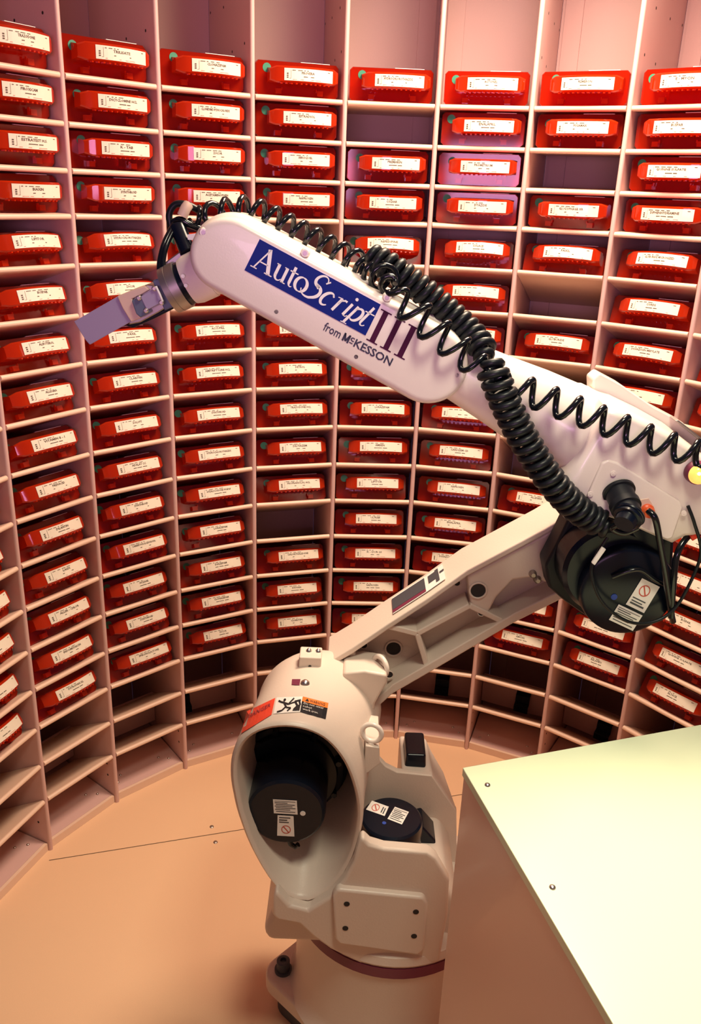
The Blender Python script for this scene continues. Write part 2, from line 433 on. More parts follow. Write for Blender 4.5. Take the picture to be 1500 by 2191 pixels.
ri = [Vector((1.40 * math.sin(k0 + (k1 - k0) * i / nn), 1.40 * math.cos(k0 + (k1 - k0) * i / nn), 0)) for i in range(nn + 1)]
s.loft([[p + Vector((0, 0, z)) for p, z in ((q, 0), (q, 1.5), (q * 1.03, 1.5), (q * 1.03, 0))] for q in ri])
wf = s.build('wall_light_block', 'light_block_panel', smooth=30); tag(wf, kind='structure')
ce = MB().cyl((0, 0, TOP), (0, 0, TOP + .03), 1.46, n=96).build('ceiling', 'ceiling'); tag(ce, kind='structure')

# ------------------------------------------------------------------ counter cabinet in the foreground
ca = Vector((-.0257, -.3251, .9)); d1 = Vector((.4375, .0131, 0)).normalized(); d2 = Vector((-.0117, -.4322, 0)).normalized()
cab = empty('counter_cabinet', (0, 0, 0)); tag(cab, 'white counter cabinet with light-tinted pale green top filling the lower right corner', 'cabinet')
LX, LY = .62, .70
def quadbox(s, o, a, b, z0, z1, mi=0):
    o = Vector((o.x, o.y, 0)); ps = [o, o + a, o + a + b, o + b]
    s.loft([[p + Vector((0, 0, z0)) for p in ps], [p + Vector((0, 0, z1)) for p in ps]], mi=mi)
s = MB(); quadbox(s, ca, d1 * LX, d2 * LY, .885, .9); s.build('top_panel', 'counter_top_greenlit', cab, bevel=.0015, seg=2)
s = MB(); quadbox(s, ca + d1 * .002 + d2 * .002, d1 * .018, d2 * (LY - .004), 0, .884); s.build('side_panel', 'counter_side_warmlit', cab, bevel=.002)
s = MB(); quadbox(s, ca + d1 * .021 + d2 * .002, d1 * (LX - .025), d2 * .018, 0, .884); s.build('rear_panel', 'counter_side_warmlit', cab, bevel=.002)
s = MB(); quadbox(s, ca + d1 * (LX - .022) + d2 * .021, d1 * .018, d2 * (LY - .025), 0, .884); s.build('side_panel', 'counter_side_warmlit', cab, bevel=.002)
s = MB(); quadbox(s, ca + d1 * .021 + d2 * (LY - .021), d1 * (LX - .044), d2 * .018, 0, .884); s.build('front_panel', 'counter_side_warmlit', cab, bevel=.002)
for x, y in ((1043, 1680), (1182, 1899)):
    p = on_floor(x, y, .9); s = MB(); s.lathe(p, p + Vector((0, 0, .003)), [(0, .0045), (.6, .004), (1, .0016)], 18)
    s.build('screw', 'steel', cab, smooth=50)

# ------------------------------------------------------------------ the robot
rob = empty('robot_arm'); tag(rob, 'white industrial robot arm with blue logo cover standing in the middle of the round room', 'robot arm')
def P_(s, name, mats, **k): return s.build(name, mats, k.pop('parent', rob), **k)
# pedestal
s = MB(); n = 40; ring = []
pts = []
for k in range(4):                              # rounded square foot flange
    a0 = PI / 4 + k * PI / 2; cx, cy = .222 * math.cos(a0), .222 * math.sin(a0)
    for j in range(7):
        a = a0 - PI / 4 + j * PI / 12; pts.append((cx + .042 * math.cos(a), cy + .042 * math.sin(a)))
FR = math.radians(43)
def rotp(x, y): return R(x * math.cos(FR) - y * math.sin(FR), x * math.sin(FR) + y * math.cos(FR), 0)
s.loft([[rotp(x, y) + Vector((0, 0, z)) for x, y in pts] for z in (.062, .105)])
P_(s, 'foot_flange', 'paint_cast_shade', bevel=.008)
s = MB(); s.loft([[rotp(x * .9, y * .9) + Vector((0, 0, z)) for x, y in pts] for z in (0, .06)]); P_(s, 'foot_plate', 'dark_grey', bevel=.003)
s = MB(); s.lathe((0, 0, .1), (0, 0, .321), [(0, .215), (.08, .203), (.2, .198), (.9, .198), (1, .2)], 64); P_(s, 'pedestal', 'paint_cast_shade', smooth=35)
s = MB(); s.lathe((0, 0, .321), (0, 0, .345), [(0, .203), (1, .203)], 64); P_(s, 'ring_stripe', 'maroon', smooth=35)
for k in range(4):
    a0 = PI / 4 + k * PI / 2; cx, cy = .226 * math.cos(a0), .226 * math.sin(a0)
    p = rotp(cx, cy) + Vector((0, 0, .105))
    s = MB(); s.lathe(p, p + Vector((0, 0, .03)), [(0, .019), (.2, .019), (.21, .0145), (.95, .0145), (1, .012), (1, .007), (.8, .006)], 24); P_(s, 'anchor_bolt', 'dark_grey', smooth=40)
# swivel casting: drum, trunk
s = MB(); s.lathe((0, 0, .345), (0, 0, .385), [(0, .2), (.2, .204), (.6, .2), (1, .18)], 64); P_(s, 'swivel_drum', 'paint_cast_shade', smooth=35)
trunk = [(757, 1842), (737, 1880), (702, 1920), (660, 1946), (620, 1936), (592, 1905), (585, 1915), (582, 1955), (592, 1968), (640, 1977), (668, 2003), (707, 2031), (770, 2061), (841, 2071), (940, 2058), (958, 1960), (962, 1885), (934, 1836), (915, 1823), (870, 1819), (822, 1815), (792, 1806), (776, 1790), (768, 1800)]
uz = [T(x, y, .19) for x, y in trunk]
s = MB()
def shr(uz, k, dz=0):
    cu = sum(p[0] for p in uz) / len(uz); cz = sum(p[1] for p in uz) / len(uz)
    return [(cu + (p[0] - cu) * k, cz + (p[1] - cz) * k + dz) for p in uz]
s.prism_uz(uz, .192, .166)
P_(s, 'trunk_casting', 'paint_cast_shade', bevel=.008, seg=3)
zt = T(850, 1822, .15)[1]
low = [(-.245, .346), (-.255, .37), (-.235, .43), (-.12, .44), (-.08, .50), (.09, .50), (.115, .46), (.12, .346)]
s = MB(); s.prism_uz(low, .15, -.16); P_(s, 'trunk_block', 'paint_cast_shade', bevel=.02, seg=4)
# bolted front plate
s = MB(); s.prism([(722, 1903), (906, 1921), (916, 1935), (908, 2035), (895, 2046), (726, 2022), (716, 2010), (712, 1916)], .204, .185); P_(s, 'front_plate', 'paint_cast_shade', bevel=.006, seg=3)
for x, y in ((742, 1934), (890, 1951), (739, 1986), (886, 2003)):
    p = TW(x, y, .2042); s = MB(); s.cyl(p, p - N1 * .0006, .0055, n=16); P_(s, 'bolt_hole', 'hole')
# shoulder hood (bell around the J2 motor)
UC, ZC = -.19, .725
egg_px = [(640, 1546), (690, 1562), (722, 1590), (748, 1625), (765, 1665), (775, 1705), (778, 1745), (771, 1790), (756, 1835), (735, 1875), (700, 1915), (660, 1940), (620, 1930), (588, 1898), (558, 1850), (530, 1800), (506, 1735), (493, 1670), (494, 1620), (512, 1577), (545, 1554), (595, 1543)]
WF = .17; WB = -.10
egg = [T(x, y, WF) for x, y in egg_px]
NP = 72
def polar(poly, cu, cz, n):
    out = []
    for i in range(n):
        a = 2 * PI * i / n; d = (math.cos(a), math.sin(a)); best = .05
        for k in range(len(poly)):
            x1, y1 = poly[k][0] - cu, poly[k][1] - cz; x2, y2 = poly[(k + 1) % len(poly)][0] - cu, poly[(k + 1) % len(poly)][1] - cz
            den = d[0] * (y2 - y1) - d[1] * (x2 - x1)
            if abs(den) < 1e-12: continue
            t = (x1 * (y2 - y1) - y1 * (x2 - x1)) / den; q = (x1 * d[1] - y1 * d[0]) / den
            if t > 0 and -1e-6 <= q <= 1 + 1e-6: best = t
        out.append(best)
    for _ in range(3): out = [(out[i - 1] + 2 * out[i] + out[(i + 1) % n]) / 4 for i in range(n)]
    return out
RF = polar(egg, UC, ZC, NP)
RB = .127
DU, DZ = .026, -.001
def hood_t(w): return min(1, max(0, (WF - w) / (WF - WB)))
def hood_c(w):
    t = hood_t(w); t = t * t * (3 - 2 * t); return UC + DU * t, ZC + DZ * t
def hood_r(i, w):
    t = min(1, max(0, (WF - w) / (WF - WB))); t2 = t * t * (3 - 2 * t) if RF[i] > RB * 1.25 else t
    return RF[i] * (1 - t2) + RB * t2
def hood_ring(w, d=0, k=1):
    cu, cz = hood_c(w)
    return [R(cu + (hood_r(i, w) * k - d) * math.cos(2 * PI * i / NP), w, cz + (hood_r(i, w) * k - d) * math.sin(2 * PI * i / NP)) for i in range(NP)]
s = MB()
s.loft([hood_ring(-.115, 0, .93), hood_ring(-.10, 0, .985), hood_ring(-.085), hood_ring(-.05), hood_ring(0), hood_ring(.05), hood_ring(.1), hood_ring(.14), hood_ring(.163), hood_ring(.169, .002), hood_ring(.172, .006), hood_ring(.170, .0105), hood_ring(.163, .013), hood_ring(.12, .016), hood_ring(.05, .018), hood_ring(-.03, .02)])
P_(s, 'shoulder_hood', 'paint_cast_shade', smooth=60)
def on_hood(x, y, off=.0015):
    w = .26
    while w > -.12:
        u, z = T(x, y, w); cu, cz = hood_c(w); a = math.atan2(z - cz, u - cu) % (2 * PI); i = int(a / (2 * PI) * NP) % NP
        f = a / (2 * PI) * NP - int(a / (2 * PI) * NP); rr = hood_r(i, w) * (1 - f) + hood_r((i + 1) % NP, w) * f
        if w <= WF and math.hypot(u - cu, z - cz) <= rr + off: return R(u, w, z)
        w -= .0012
    return TW(x, y, -.1)
# right shoulder ear with lifting eyes
s = MB(); s.prism([(735, 1440), (780, 1436), (828, 1444), (829, 1460), (803, 1506), (797, 1560), (760, 1570), (720, 1500)], -.02, -.10); P_(s, 'shoulder_ear', 'paint_cast_shade', bevel=.006)
s = MB(); s.prism([(782, 1596), (812, 1600), (813, 1634), (784, 1656), (779, 1700), (776, 1690)], .10, .0); P_(s, 'shoulder_ear', 'paint_cast_shade', bevel=.006)
for x, y, w, rr, ax in ((814, 1425, -.055, 22, (E1 * .8 + N1 * .6)), (796, 1568, .09, 21, N1 + E1 * .25)):
    k = px_scale(x, y, w); c = TW(x, y, w); s = MB(); s.torus(c, ax, rr * k, 5.5 * k, 36, 12)
    s.cyl(c - Vector((0, 0, (rr + 14) * k)), c - Vector((0, 0, (rr + 2) * k)), 9 * k, 7 * k, 20); P_(s, 'lifting_eye', 'paint', smooth=50)
# stop block on the hood with two cap nuts
s = MB(); b0 = T(664, 1432, -.04); s.prism([(640, 1406), (688, 1408), (686, 1440), (638, 1438)], -.03, -.072); P_(s, 'stop_block', 'paint_cast_shade', bevel=.003)
for x, y in ((661, 1392), (681, 1393)):
    p = TW(x, y, -.055); s = MB(); s.lathe(p - Vector((0, 0, .008)), p + Vector((0, 0, .006)), [(0, .0075), (.3, .0075), (.7, .005), (1, .001)], 18); P_(s, 'cap_nut', 'steel', smooth=60)
p = TW(663, 1426, -.0295); s = MB(); s.cyl(p, p - N1 * .0005, .003, n=12); P_(s, 'bolt_hole', 'hole')
# safety sticker on the hood
st = None
def patch(quad, nx, ny, off, mi, s):            # quad: tl, tr, br, bl in photo coordinates, laid on the hood
    tl, tr, br, bl = quad; vs = []; fs = []
    for j in range(ny + 1):
        for i in range(nx + 1):
            a, b = i / nx, j / ny
            x = (tl[0] * (1 - a) + tr[0] * a) * (1 - b) + (bl[0] * (1 - a) + br[0] * a) * b
            y = (tl[1] * (1 - a) + tr[1] * a) * (1 - b) + (bl[1] * (1 - a) + br[1] * a) * b
            vs.append(on_hood(x, y, off))
    for j in range(ny):
        for i in range(nx): q = j * (nx + 1) + i; fs.append((q, q + 1, q + nx + 2, q + nx + 1))
    s.add(vs, fs, mi)
def hood_shape(quad, v, f, off, mi, s):          # v in 0..1 quad coordinates (y up)
    tl, tr, br, bl = quad; out = []
    for a, b in v:
        b = 1 - b
        x = (tl[0] * (1 - a) + tr[0] * a) * (1 - b) + (bl[0] * (1 - a) + br[0] * a) * b
        y = (tl[1] * (1 - a) + tr[1] * a) * (1 - b) + (bl[1] * (1 - a) + br[1] * a) * b
        out.append(on_hood(x, y, off))
    s.add(out, f, mi)
s = MB()
Q1 = ((528, 1522), (589, 1493), (581, 1529), (516, 1569)); Q2 = ((592, 1492), (648, 1490), (642, 1523), (585, 1527)); Q3 = ((648, 1490), (703, 1504), (697, 1538), (642, 1523)); Q3a = ((648, 1490), (703, 1504), (701, 1515), (646, 1500))
patch(Q1, 8, 4, .0016, 0, s); patch(Q2, 8, 4, .0016, 1, s); patch(Q3, 6, 4, .0016, 2, s); patch(Q3a, 6, 2, .0024, 3, s)
def strokes(segs, w):
    v = []; f = []
    for (x1, y1, x2, y2) in segs:
        d = Vector((x2 - x1, (y2 - y1) * .6)); d.normalize(); nx, ny = -d.y * w, d.x * w / .6
        o = len(v); v += [(x1 + nx, y1 + ny), (x2 + nx, y2 + ny), (x2 - nx, y2 - ny), (x1 - nx, y1 - ny)]; f.append((o, o + 1, o + 2, o + 3))
    return v, f
v, f = strokes([(.2, .72, .52, .55), (.52, .55, .95, .78), (.3, .72, .45, .35), (.45, .35, .62, .3), (.62, .3, .5, .12), (.42, .4, .3, .18), (.3, .18, .12, .1), (.52, .6, .68, .92), (.2, .72, .1, .8)], .028)
hood_shape(Q2, v, f, .0026, 4, s)
cv = [(.33 + .05 * math.cos(a * PI / 5), .83 + .09 * math.sin(a * PI / 5)) for a in range(10)]; hood_shape(Q2, cv, [tuple(range(10))], .0026, 4, s)
v, f = strokes([(.95, .78, .72, .70), (.74, .7, .86, .42), (.9, .72, .96, .45)], .035); hood_shape(Q2, v, f, .0026, 4, s)
hood_shape(Q2, [(.7, .1), (.97, .1), (.97, .45), (.85, .48), (.72, .25)], [(0, 1, 2, 3, 4)], .0026, 4, s)
def hood_text(body, quad, x, y, w, h, mi, off=.003):
    tv, tf = text2d(body, w, h); hood_shape(quad, [(x + a, y + b) for a, b in tv], tf, off, mi, s)
hood_text('WARNING', Q3, .30, .77, .58, .15, 4); hood_shape(Q3, [(.12, .78), (.26, .78), (.19, .95)], [(0, 1, 2)], .003, 4, s)
hood_text('Do not enter', Q3, .08, .55, .78, .13, 1); hood_text('robot', Q3, .08, .36, .34, .13, 1); hood_text('work area.', Q3, .08, .18, .6, .13, 1)
hood_text('DANGER', Q1, .12, .60, .76, .22, 5)
stk = P_(s, 'warning_sticker', ['red_sticker', 'card', 'black_matte', 'orange_sticker', 'black_matte', 'maroon'], fix=False)
s = MB(); patch(((625, 1453), (643, 1453), (641, 1466), (624, 1465)), 2, 2, .0015, 0, s); P_(s, 'maroon_tag', 'maroon', fix=False)
p = on_hood(653, 1461); s = MB(); s.lathe(p - Vector((0, 0, .002)), p + Vector((0, 0, .006)), [(0, .009), (.5, .008), (1, .003)], 18); P_(s, 'cap_screw', 'steel', smooth=50)
# J2 motor inside the hood
u2, z2 = T(612, 1738, .14)
s = MB()
s.lathe(R(u2, -.025, z2 + .01), R(u2, .05, z2 + .01), [(0, .112), (.5, .112), (.6, .104), (.8, .102), (.82, .092), (1, .09)], 48); P_(s, 'motor_flange', 'black', smooth=35)
s = MB(); s.lathe(R(u2, .04, z2), R(u2, .142, z2), [(0, .074), (.9, .0725), (.96, .071), (1, .066)], 48); mo = P_(s, 'shoulder_motor', 'black', smooth=35)
for k in range(8):
    a = k * PI / 4 + .3; p = R(u2 + .097 * math.cos(a), .036, z2 + .01 + .097 * math.sin(a)); s = MB(); s.cyl(p, p - N1 * .012, .006, n=6); P_(s, 'flange_bolt', 'black')
s = MB(); p = R(u2 + .005, .13, z2 - .07); s.tube([p, p - Vector((0, 0, .012)) + E1 * .004, p - Vector((0, 0, .018)) + E1 * .012, p - Vector((0, 0, .012)) + E1 * .018], .005); P_(s, 'motor_cable', 'cable_gloss', smooth=60)
def plate_sticker(quad, w, lines, parent, circle=None, name='data_plate', zplane=None, thick=.0008):
    tl, tr, br, bl = quad
    def at(a, b, dw):
        b = 1 - b
        x = (tl[0] * (1 - a) + tr[0] * a) * (1 - b) + (bl[0] * (1 - a) + br[0] * a) * b
        y = (tl[1] * (1 - a) + tr[1] * a) * (1 - b) + (bl[1] * (1 - a) + br[1] * a) * b
        if zplane is not None:
            return on_floor(x, y, zplane + dw)
        return TW(x, y, w + dw)
    s = MB(); s.loft([[at(a, b, 0) for a, b in ((0, 0), (1, 0), (1, 1), (0, 1))], [at(a, b, thick) for a, b in ((0, 0), (1, 0), (1, 1), (0, 1))]])
    for x0, x1, y, h in lines: s.add([at(x0, y, thick * 1.4), at(x1, y, thick * 1.4), at(x1, y + h, thick * 1.4), at(x0, y + h, thick * 1.4)], [(0, 1, 2, 3)], 1)
    if circle:
        cx, cy, rx, ry = circle; vs = []; fs = []
        for i in range(24):
            a = 2 * PI * i / 24
            for k in (1, .82): vs.append(at(cx + rx * k * math.cos(a), cy + ry * k * math.sin(a), thick * 1.4))
        for i in range(24): j = (i + 1) % 24; fs.append((2 * i, 2 * j, 2 * j + 1, 2 * i + 1))
        s.add(vs, fs, 2); c7 = .6
        s.add([at(cx - rx * c7 - .01, cy + ry * c7, thick * 1.4), at(cx - rx * c7 + .05, cy + ry * c7 + .02, thick * 1.4), at(cx + rx * c7 + .01, cy - ry * c7, thick * 1.4), at(cx + rx * c7 - .05, cy - ry * c7 - .02, thick * 1.4)], [(0, 1, 2, 3)], 2)
    return s.build(name, ['card', 'dark_grey', 'red_ink'], parent, fix=True)
LN = [(.06, .94, .86, .03), (.06, .6, .74, .05), (.1, .9, .62, .05), (.06, .8, .5, .05), (.1, .92, .38, .05), (.06, .7, .26, .05), (.1, .9, .12, .05)]
plate_sticker(((584, 1710), (635, 1713), (637, 1743), (586, 1740)), .1425, LN, mo)
plate_sticker(((594, 1744), (628, 1746), (630, 1790), (593, 1788)), .1425, [(.1, .8, .86, .05), (.1, .6, .74, .06), (.1, .7, .64, .05)], mo, (.52, .32, .28, .2), 'warning_card')
s = MB(); p = TW(648, 1740, .1425); s.cyl(p, p - N1 * .001, .005, n=16); s.build('white_plug', 'card', mo)
# J1 motor standing behind the front wall
u1, z1 = T(838, 1748, .05); c1 = R(u1, .05, 0)
s = MB(); s.lathe(c1 + Vector((0, 0, .44)), c1 + Vector((0, 0, z1)), [(0, .062), (.9, .0615), (.97, .06), (1, .056)], 48); mo1 = P_(s, 'base_motor', 'black', smooth=35)
s = MB(); s.lathe(c1 + Vector((0, 0, .43)), c1 + Vector((0, 0, .475)), [(0, .082), (1, .08)], 40); P_(s, 'motor_flange', 'black', smooth=35)
s = MB(); s.prism([(885, 1775), (905, 1770), (932, 1800), (934, 1832), (920, 1836), (890, 1825)], .04, -.02); P_(s, 'motor_flange', 'black', bevel=.004)
plate_sticker(((796, 1713), (832, 1726), (823, 1746), (783, 1732)), 0, [(.72, .78, .2, .6), (.84, .9, .15, .6)], mo1, (.38, .5, .2, .36), 'warning_card', zplane=z1)
plate_sticker(((845, 1726), (875, 1737), (860, 1764), (829, 1752)), 0, LN, mo1, None, 'data_plate', zplane=z1)
p = on_floor(822, 1761, z1); s = MB(); s.cyl(p, p + Vector((0, 0, .0006)), .004, n=16); s.build('blue_dot', 'blue_dot', mo1)
# rear bracket with rubber stopper
brk = [(778, 1658), (812, 1625), (826, 1640), (850, 1652), (925, 1660), (945, 1690), (977, 1735), (978, 1900), (760, 1900), (770, 1760)]
s = MB(); s.prism(brk, -.035, -.05); P_(s, 'rear_bracket', 'paint_cast_shade', bevel=.003)
ub = [T(x, y, -.035) for x, y in ((860, 1655), (925, 1660), (945, 1690), (977, 1735))]
s = MB()
top = [R(*(ub[0][0], -.04, ub[0][1])), R(ub[1][0], -.04, ub[1][1]), R(ub[2][0], -.04, ub[2][1]), R(ub[3][0], -.04, ub[3][1])]
s.loft([[R(u, -.04, z) for u, z in ub] + [R(ub[3][0], -.04, .42), R(ub[0][0], -.04, .42)], [R(u - .006 * k, -.16, z + .004) for k, (u, z) in enumerate(ub)] + [R(ub[3][0] - .02, -.16, .42), R(ub[0][0], -.16, .42)]])
P_(s, 'rear_block', 'paint_cast_shade', bevel=.006)
zz = ub[0][1]
us0, us1 = T(866, 1636, -.06)[0], T(912, 1636, -.06)[0]
s = MB(); s.loft([[R(us0, -.058, zz - .004), R(us1, -.058, zz - .004), R(us1, -.135, zz - .004), R(us0, -.135, zz - .004)], [R(us0 + .002, -.06, zz + .028), R(us1 - .002, -.06, zz + .028), R(us1 - .002, -.132, zz + .034), R(us0 + .002, -.132, zz + .034)]]); P_(s, 'rubber_stop', 'black', bevel=.005)
# lower arm: web, flanges, ribs
WA = -.07
armT = [(700, 1418), (753, 1387), (830, 1335), (915, 1280), (1000, 1220), (1090, 1172), (1167, 1131), (1222, 1098)]
armB = [(1262, 1250), (1200, 1283), (1100, 1333), (1000, 1392), (930, 1433), (840, 1485), (790, 1530)]
out_uz = [T(x, y, WA) for x, y in armT + armB]
la = None
s = MB(); s.prism_uz([T(x, y + 8, WA) for x, y in armT] + [T(x, y - 8, WA) for x, y in armB], WA - .06, WA - .075); la = P_(s, 'lower_arm', 'paint_cast_shade', smooth=40)
def flange(line, dy, w0, w1, name):
    top = [T(x, y, w0) for x, y in line]; bot = [T(x, y + dy, w0) for x, y in line]
    s = MB(); s.prism_uz(top + bot[::-1], w0, w1); return s.build(name, 'paint_cast_shade', la, bevel=.003)
flange(armT, 13, WA, WA - .105, 'top_flange')
flange(armB[::-1], -20, WA, WA - .105, 'bottom_flange')
def rib(pts, wd, name='rib', w0=WA - .006):
    v = []; s = MB()
    for i in range(len(pts) - 1):
        a = Vector(pts[i]); b = Vector(pts[i + 1]); d = (b - a).normalized(); nn = Vector((-d.y, d.x)) * wd
        s.prism([a + nn, b + nn, b - nn, a - nn], w0, WA - .062)
    return s.build(name, 'paint_cast_shade', la, bevel=.003)
rib([(833, 1342), (893, 1357)], 6)
rib([(893, 1357), (1005, 1297)], 6)
rib([(893, 1357), (913, 1425)], 6)
rib([(1005, 1297), (1078, 1332)], 6)
s = MB(); s.prism([(745, 1400), (755, 1387), (762, 1400), (768, 1430), (800, 1420), (830, 1440), (828, 1485), (770, 1500), (720, 1440)], WA - .012, WA - .064); s.build('rib', 'paint_cast_shade', la, bevel=.004)
s = MB(); s.prism([(1000, 1232), (1090, 1184), (1167, 1143), (1222, 1108), (1262, 1245), (1218, 1266), (1140, 1236), (1098, 1242), (1062, 1280), (1040, 1322), (1008, 1304)], WA - .010, WA - .064); s.build('joint_plate', 'paint_cast_shade', la, bevel=.006)
for x, y, rr in ((842, 1387, 17), (778, 1380, 8), (833, 1443, 8), (978, 1247, 7), (1023, 1263, 17), (1030, 1311, 7), (745, 1399, 3)):
    k = px_scale(x, y, WA); p = TW(x, y, WA - (.0095 if x > 1000 or x == 745 else .0115 if x == 833 else .0595)); s = MB(); s.cyl(p, p - N1 * .001, rr * k, n=28); s.torus(p - N1 * .001, N1, rr * k * 1.08, rr * k * .14, 28, 8, mi=1); s.build('lightening_hole', ['hole', 'paint_cast_shade'], la, smooth=50)
for x, y in ((798, 1422), (1140, 1228), (1150, 1240)):
    p = TW(x, y, WA - .008); s = MB(); s.lathe(p + N1 * .004, p - N1 * .008, [(0, .008), (.7, .007), (1, .004)], 18); s.build('bolt_head', 'steel_dull', la, smooth=50)
# sticker on the top flange
s = MB()
def on_top(t, dw, off=.001):                    # t along the flange line, dw 0..1 across it
    x = 800 + 190 * t; y = None
    for i in range(len(armT) - 1):
        if armT[i][0] <= x <= armT[i + 1][0]:
            q = (x - armT[i][0]) / (armT[i + 1][0] - armT[i][0]); y = armT[i][1] * (1 - q) + armT[i + 1][1] * q
    u, z = T(x, y, WA); return R(u - .3 * off, WA - .105 * dw, z + off * 3)
def tq(t0, t1, a0, a1, mi, off=.001): s.add([on_top(t0, a0, off), on_top(t1, a0, off), on_top(t1, a1, off), on_top(t0, a1, off)], [(0, 1, 2, 3)], mi)
for i in range(6):
    a, b = .22 + i * .1, .32 + i * .1; tq(a, b, .2, .85, 0 if i > 3 else (0), .001)
for i in range(4): tq(.22 + i * .095, .315 + i * .095, .35, .8, 1, .0013); tq(.22 + i * .095, .315 + i * .095, .23, .34, 2, .0013)
tq(.64, .72, .45, .75, 1, .0014); tq(.72, .76, .3, .8, 1, .0014); tq(.77, .82, .55, .62, 1, .0014)
s.build('warning_sticker', ['card', 'dark_grey', 'maroon'], la, fix=False)
# elbow: cover plate, motor
s = MB(); s.prism([(1222, 1098), (1300, 1090), (1420, 1130), (1442, 1170), (1440, 1260), (1330, 1350), (1255, 1320), (1205, 1285), (1175, 1258), (1166, 1210), (1190, 1165)], -.012, -.068); P_(s, 'elbow_cover', 'black_matte', bevel=.006)
u3, z3 = T(1345, 1268, .075)
k = px_scale(1345, 1268, .075)
s = MB(); s.lathe(R(u3, -.03, z3), R(u3, .075, z3), [(0, .118 * .7), (.12, 104 * k), (.9, 102 * k), (.97, 100 * k), (1, 94 * k)], 56); mo3 = P_(s, 'elbow_motor', 'black', smooth=35)
u4, z4 = T(1300, 1215, .03)
s = MB(); s.lathe(R(u4, -.03, z4), R(u4, .05, z4), [(0, .085), (.9, .082), (1, .075)], 48); P_(s, 'motor_housing', 'black', smooth=35)
s = MB(); s.prism([(1340, 1130), (1400, 1125), (1445, 1150), (1440, 1240), (1380, 1200)], .05, -.02); P_(s, 'motor_housing', 'black', bevel=.008)
plate_sticker(((1374, 1237), (1412, 1256), (1378, 1312), (1339, 1293)), .0755, [(.12, .7, .2, .04), (.12, .85, .1, .06), (.1, .8, .3, .04)], mo3, (.45, .66, .27, .2), 'warning_card')
plate_sticker(((1324, 1293), (1375, 1317), (1354, 1350), (1303, 1326)), .0758, LN, mo3)
p = TW(1314, 1277, .0755); s = MB(); s.cyl(p, p - N1 * .001, .0055, n=20); s.build('blue_dot', 'blue_dot', mo3)
s = MB(); s.prism([(1266, 1205), (1289, 1171), (1297, 1176), (1273, 1210)], .104, .099); s.build('cable_marker', 'card', mo3, bevel=.001)
# forearm tube and rear housing
def fw_pt(x, y, w=0): return TW(x, y, w)
pa, pb_ = fw_pt(985, 792, 0), fw_pt(1248, 930, 0)
ka = px_scale(985, 792, 0)
s = MB()
prof = [(-.25, 60 * ka), (0, 66 * ka), (.3, 76 * ka), (.55, 86 * ka), (.78, 92 * ka), (.80, 95 * ka), (.985, 96 * ka), (1, 94.5 * ka)]
s.lathe(pa, pb_, prof, 56); P_(s, 'forearm_tube', 'paint', smooth=30)
hous = [(1290, 862), (1340, 876), (1400, 905), (1462, 940), (1520, 985), (1580, 1045), (1590, 1100), (1540, 1145), (1470, 1150), (1440, 1166), (1400, 1150), (1330, 1118), (1262, 1098), (1196, 1092), (1186, 1075), (1200, 1020), (1215, 1005)]
uzh = [T(x, y, .075) for x, y in hous]
s = MB()
for wds in (0,):
    s.loft([[R(u, .085, z) for u, z in shr(uzh, .86)], [R(u, .079, z) for u, z in shr(uzh, .94)], [R(u, .066, z) for u, z in shr(uzh, .985)], [R(u, .045, z) for u, z in uzh], [R(u, -.05, z) for u, z in shr(uzh, 1.02)], [R(u, -.075, z) for u, z in shr(uzh, .97)], [R(u, -.085, z) for u, z in shr(uzh, .9)]])
P_(s, 'elbow_housing', 'paint', smooth=60)
s = MB(); s.lathe(pb_ , pb_ + (pb_ - pa) * .32, [(0, 96.5 * ka), (.5, 98 * ka), (1, 92 * ka)], 56); P_(s, 'forearm_collar', 'paint', smooth=30)
s = MB(); s.prism([(1268, 812), (1284, 799), (1330, 824), (1400, 872), (1462, 905), (1500, 940), (1560, 990), (1545, 1020), (1450, 960), (1350, 905), (1270, 862)], -.03, -.075); P_(s, 'top_cover', 'paint', bevel=.004)
s = MB(); s.prism([(1445, 900), (1452, 899), (1570, 990), (1566, 996)], .0, -.03); P_(s, 'cover_rail', 'steel_dull', bevel=.001)
s = MB(); s.prism([(1302, 984), (1322, 990), (1455, 1072), (1462, 1088), (1440, 1152), (1428, 1156), (1275, 1092), (1256, 1078), (1254, 1066), (1288, 990)], .0895, .078); P_(s, 'connector_plate', 'paint', bevel=.004)
for x, y in ((1263, 1057), (1312, 1013), (1463, 1098)):
    p = TW(x, y, .090); s = MB(); s.lathe(p, p - N1 * .003, [(0, .0048), (.6, .0044), (.65, .002), (.8, .0018)], 18); P_(s, 'screw', 'paint', smooth=40)
# connector, orange fitting
a = TW(1323, 1050, .088); b = TW(1347, 1102, .135)
s = MB(); s.lathe(a, b, [(0, .0265), (.1, .0265), (.12, .023), (.5, .022), (.52, .0245), (.72, .0245), (.74, .021), (1, .020)], 36); P_(s, 'cable_connector', 'black_matte', smooth=35)
b2 = TW(1335, 1122, .15)
s = MB(); s.lathe(b, b2, [(0, .022), (.4, .023), (.45, .018), (1, .016)], 32); s.torus(b, b2 - b, .022, .003, 32, 8); P_(s, 'cable_connector', 'black', smooth=35)
a = TW(1383, 1090, .088); s = MB(); s.lathe(a, a - N1 * .02, [(0, .011), (.4, .011), (.5, .0085), (.7, .010), (1, .008)], 24); P_(s, 'orange_fitting', 'orange_fit', smooth=40)
s = MB(); s.prism([(1366, 1070), (1388, 1066), (1400, 1085), (1394, 1108), (1372, 1104)], .091, .088); P_(s, 'fitting_plate', 'tan', bevel=.001)
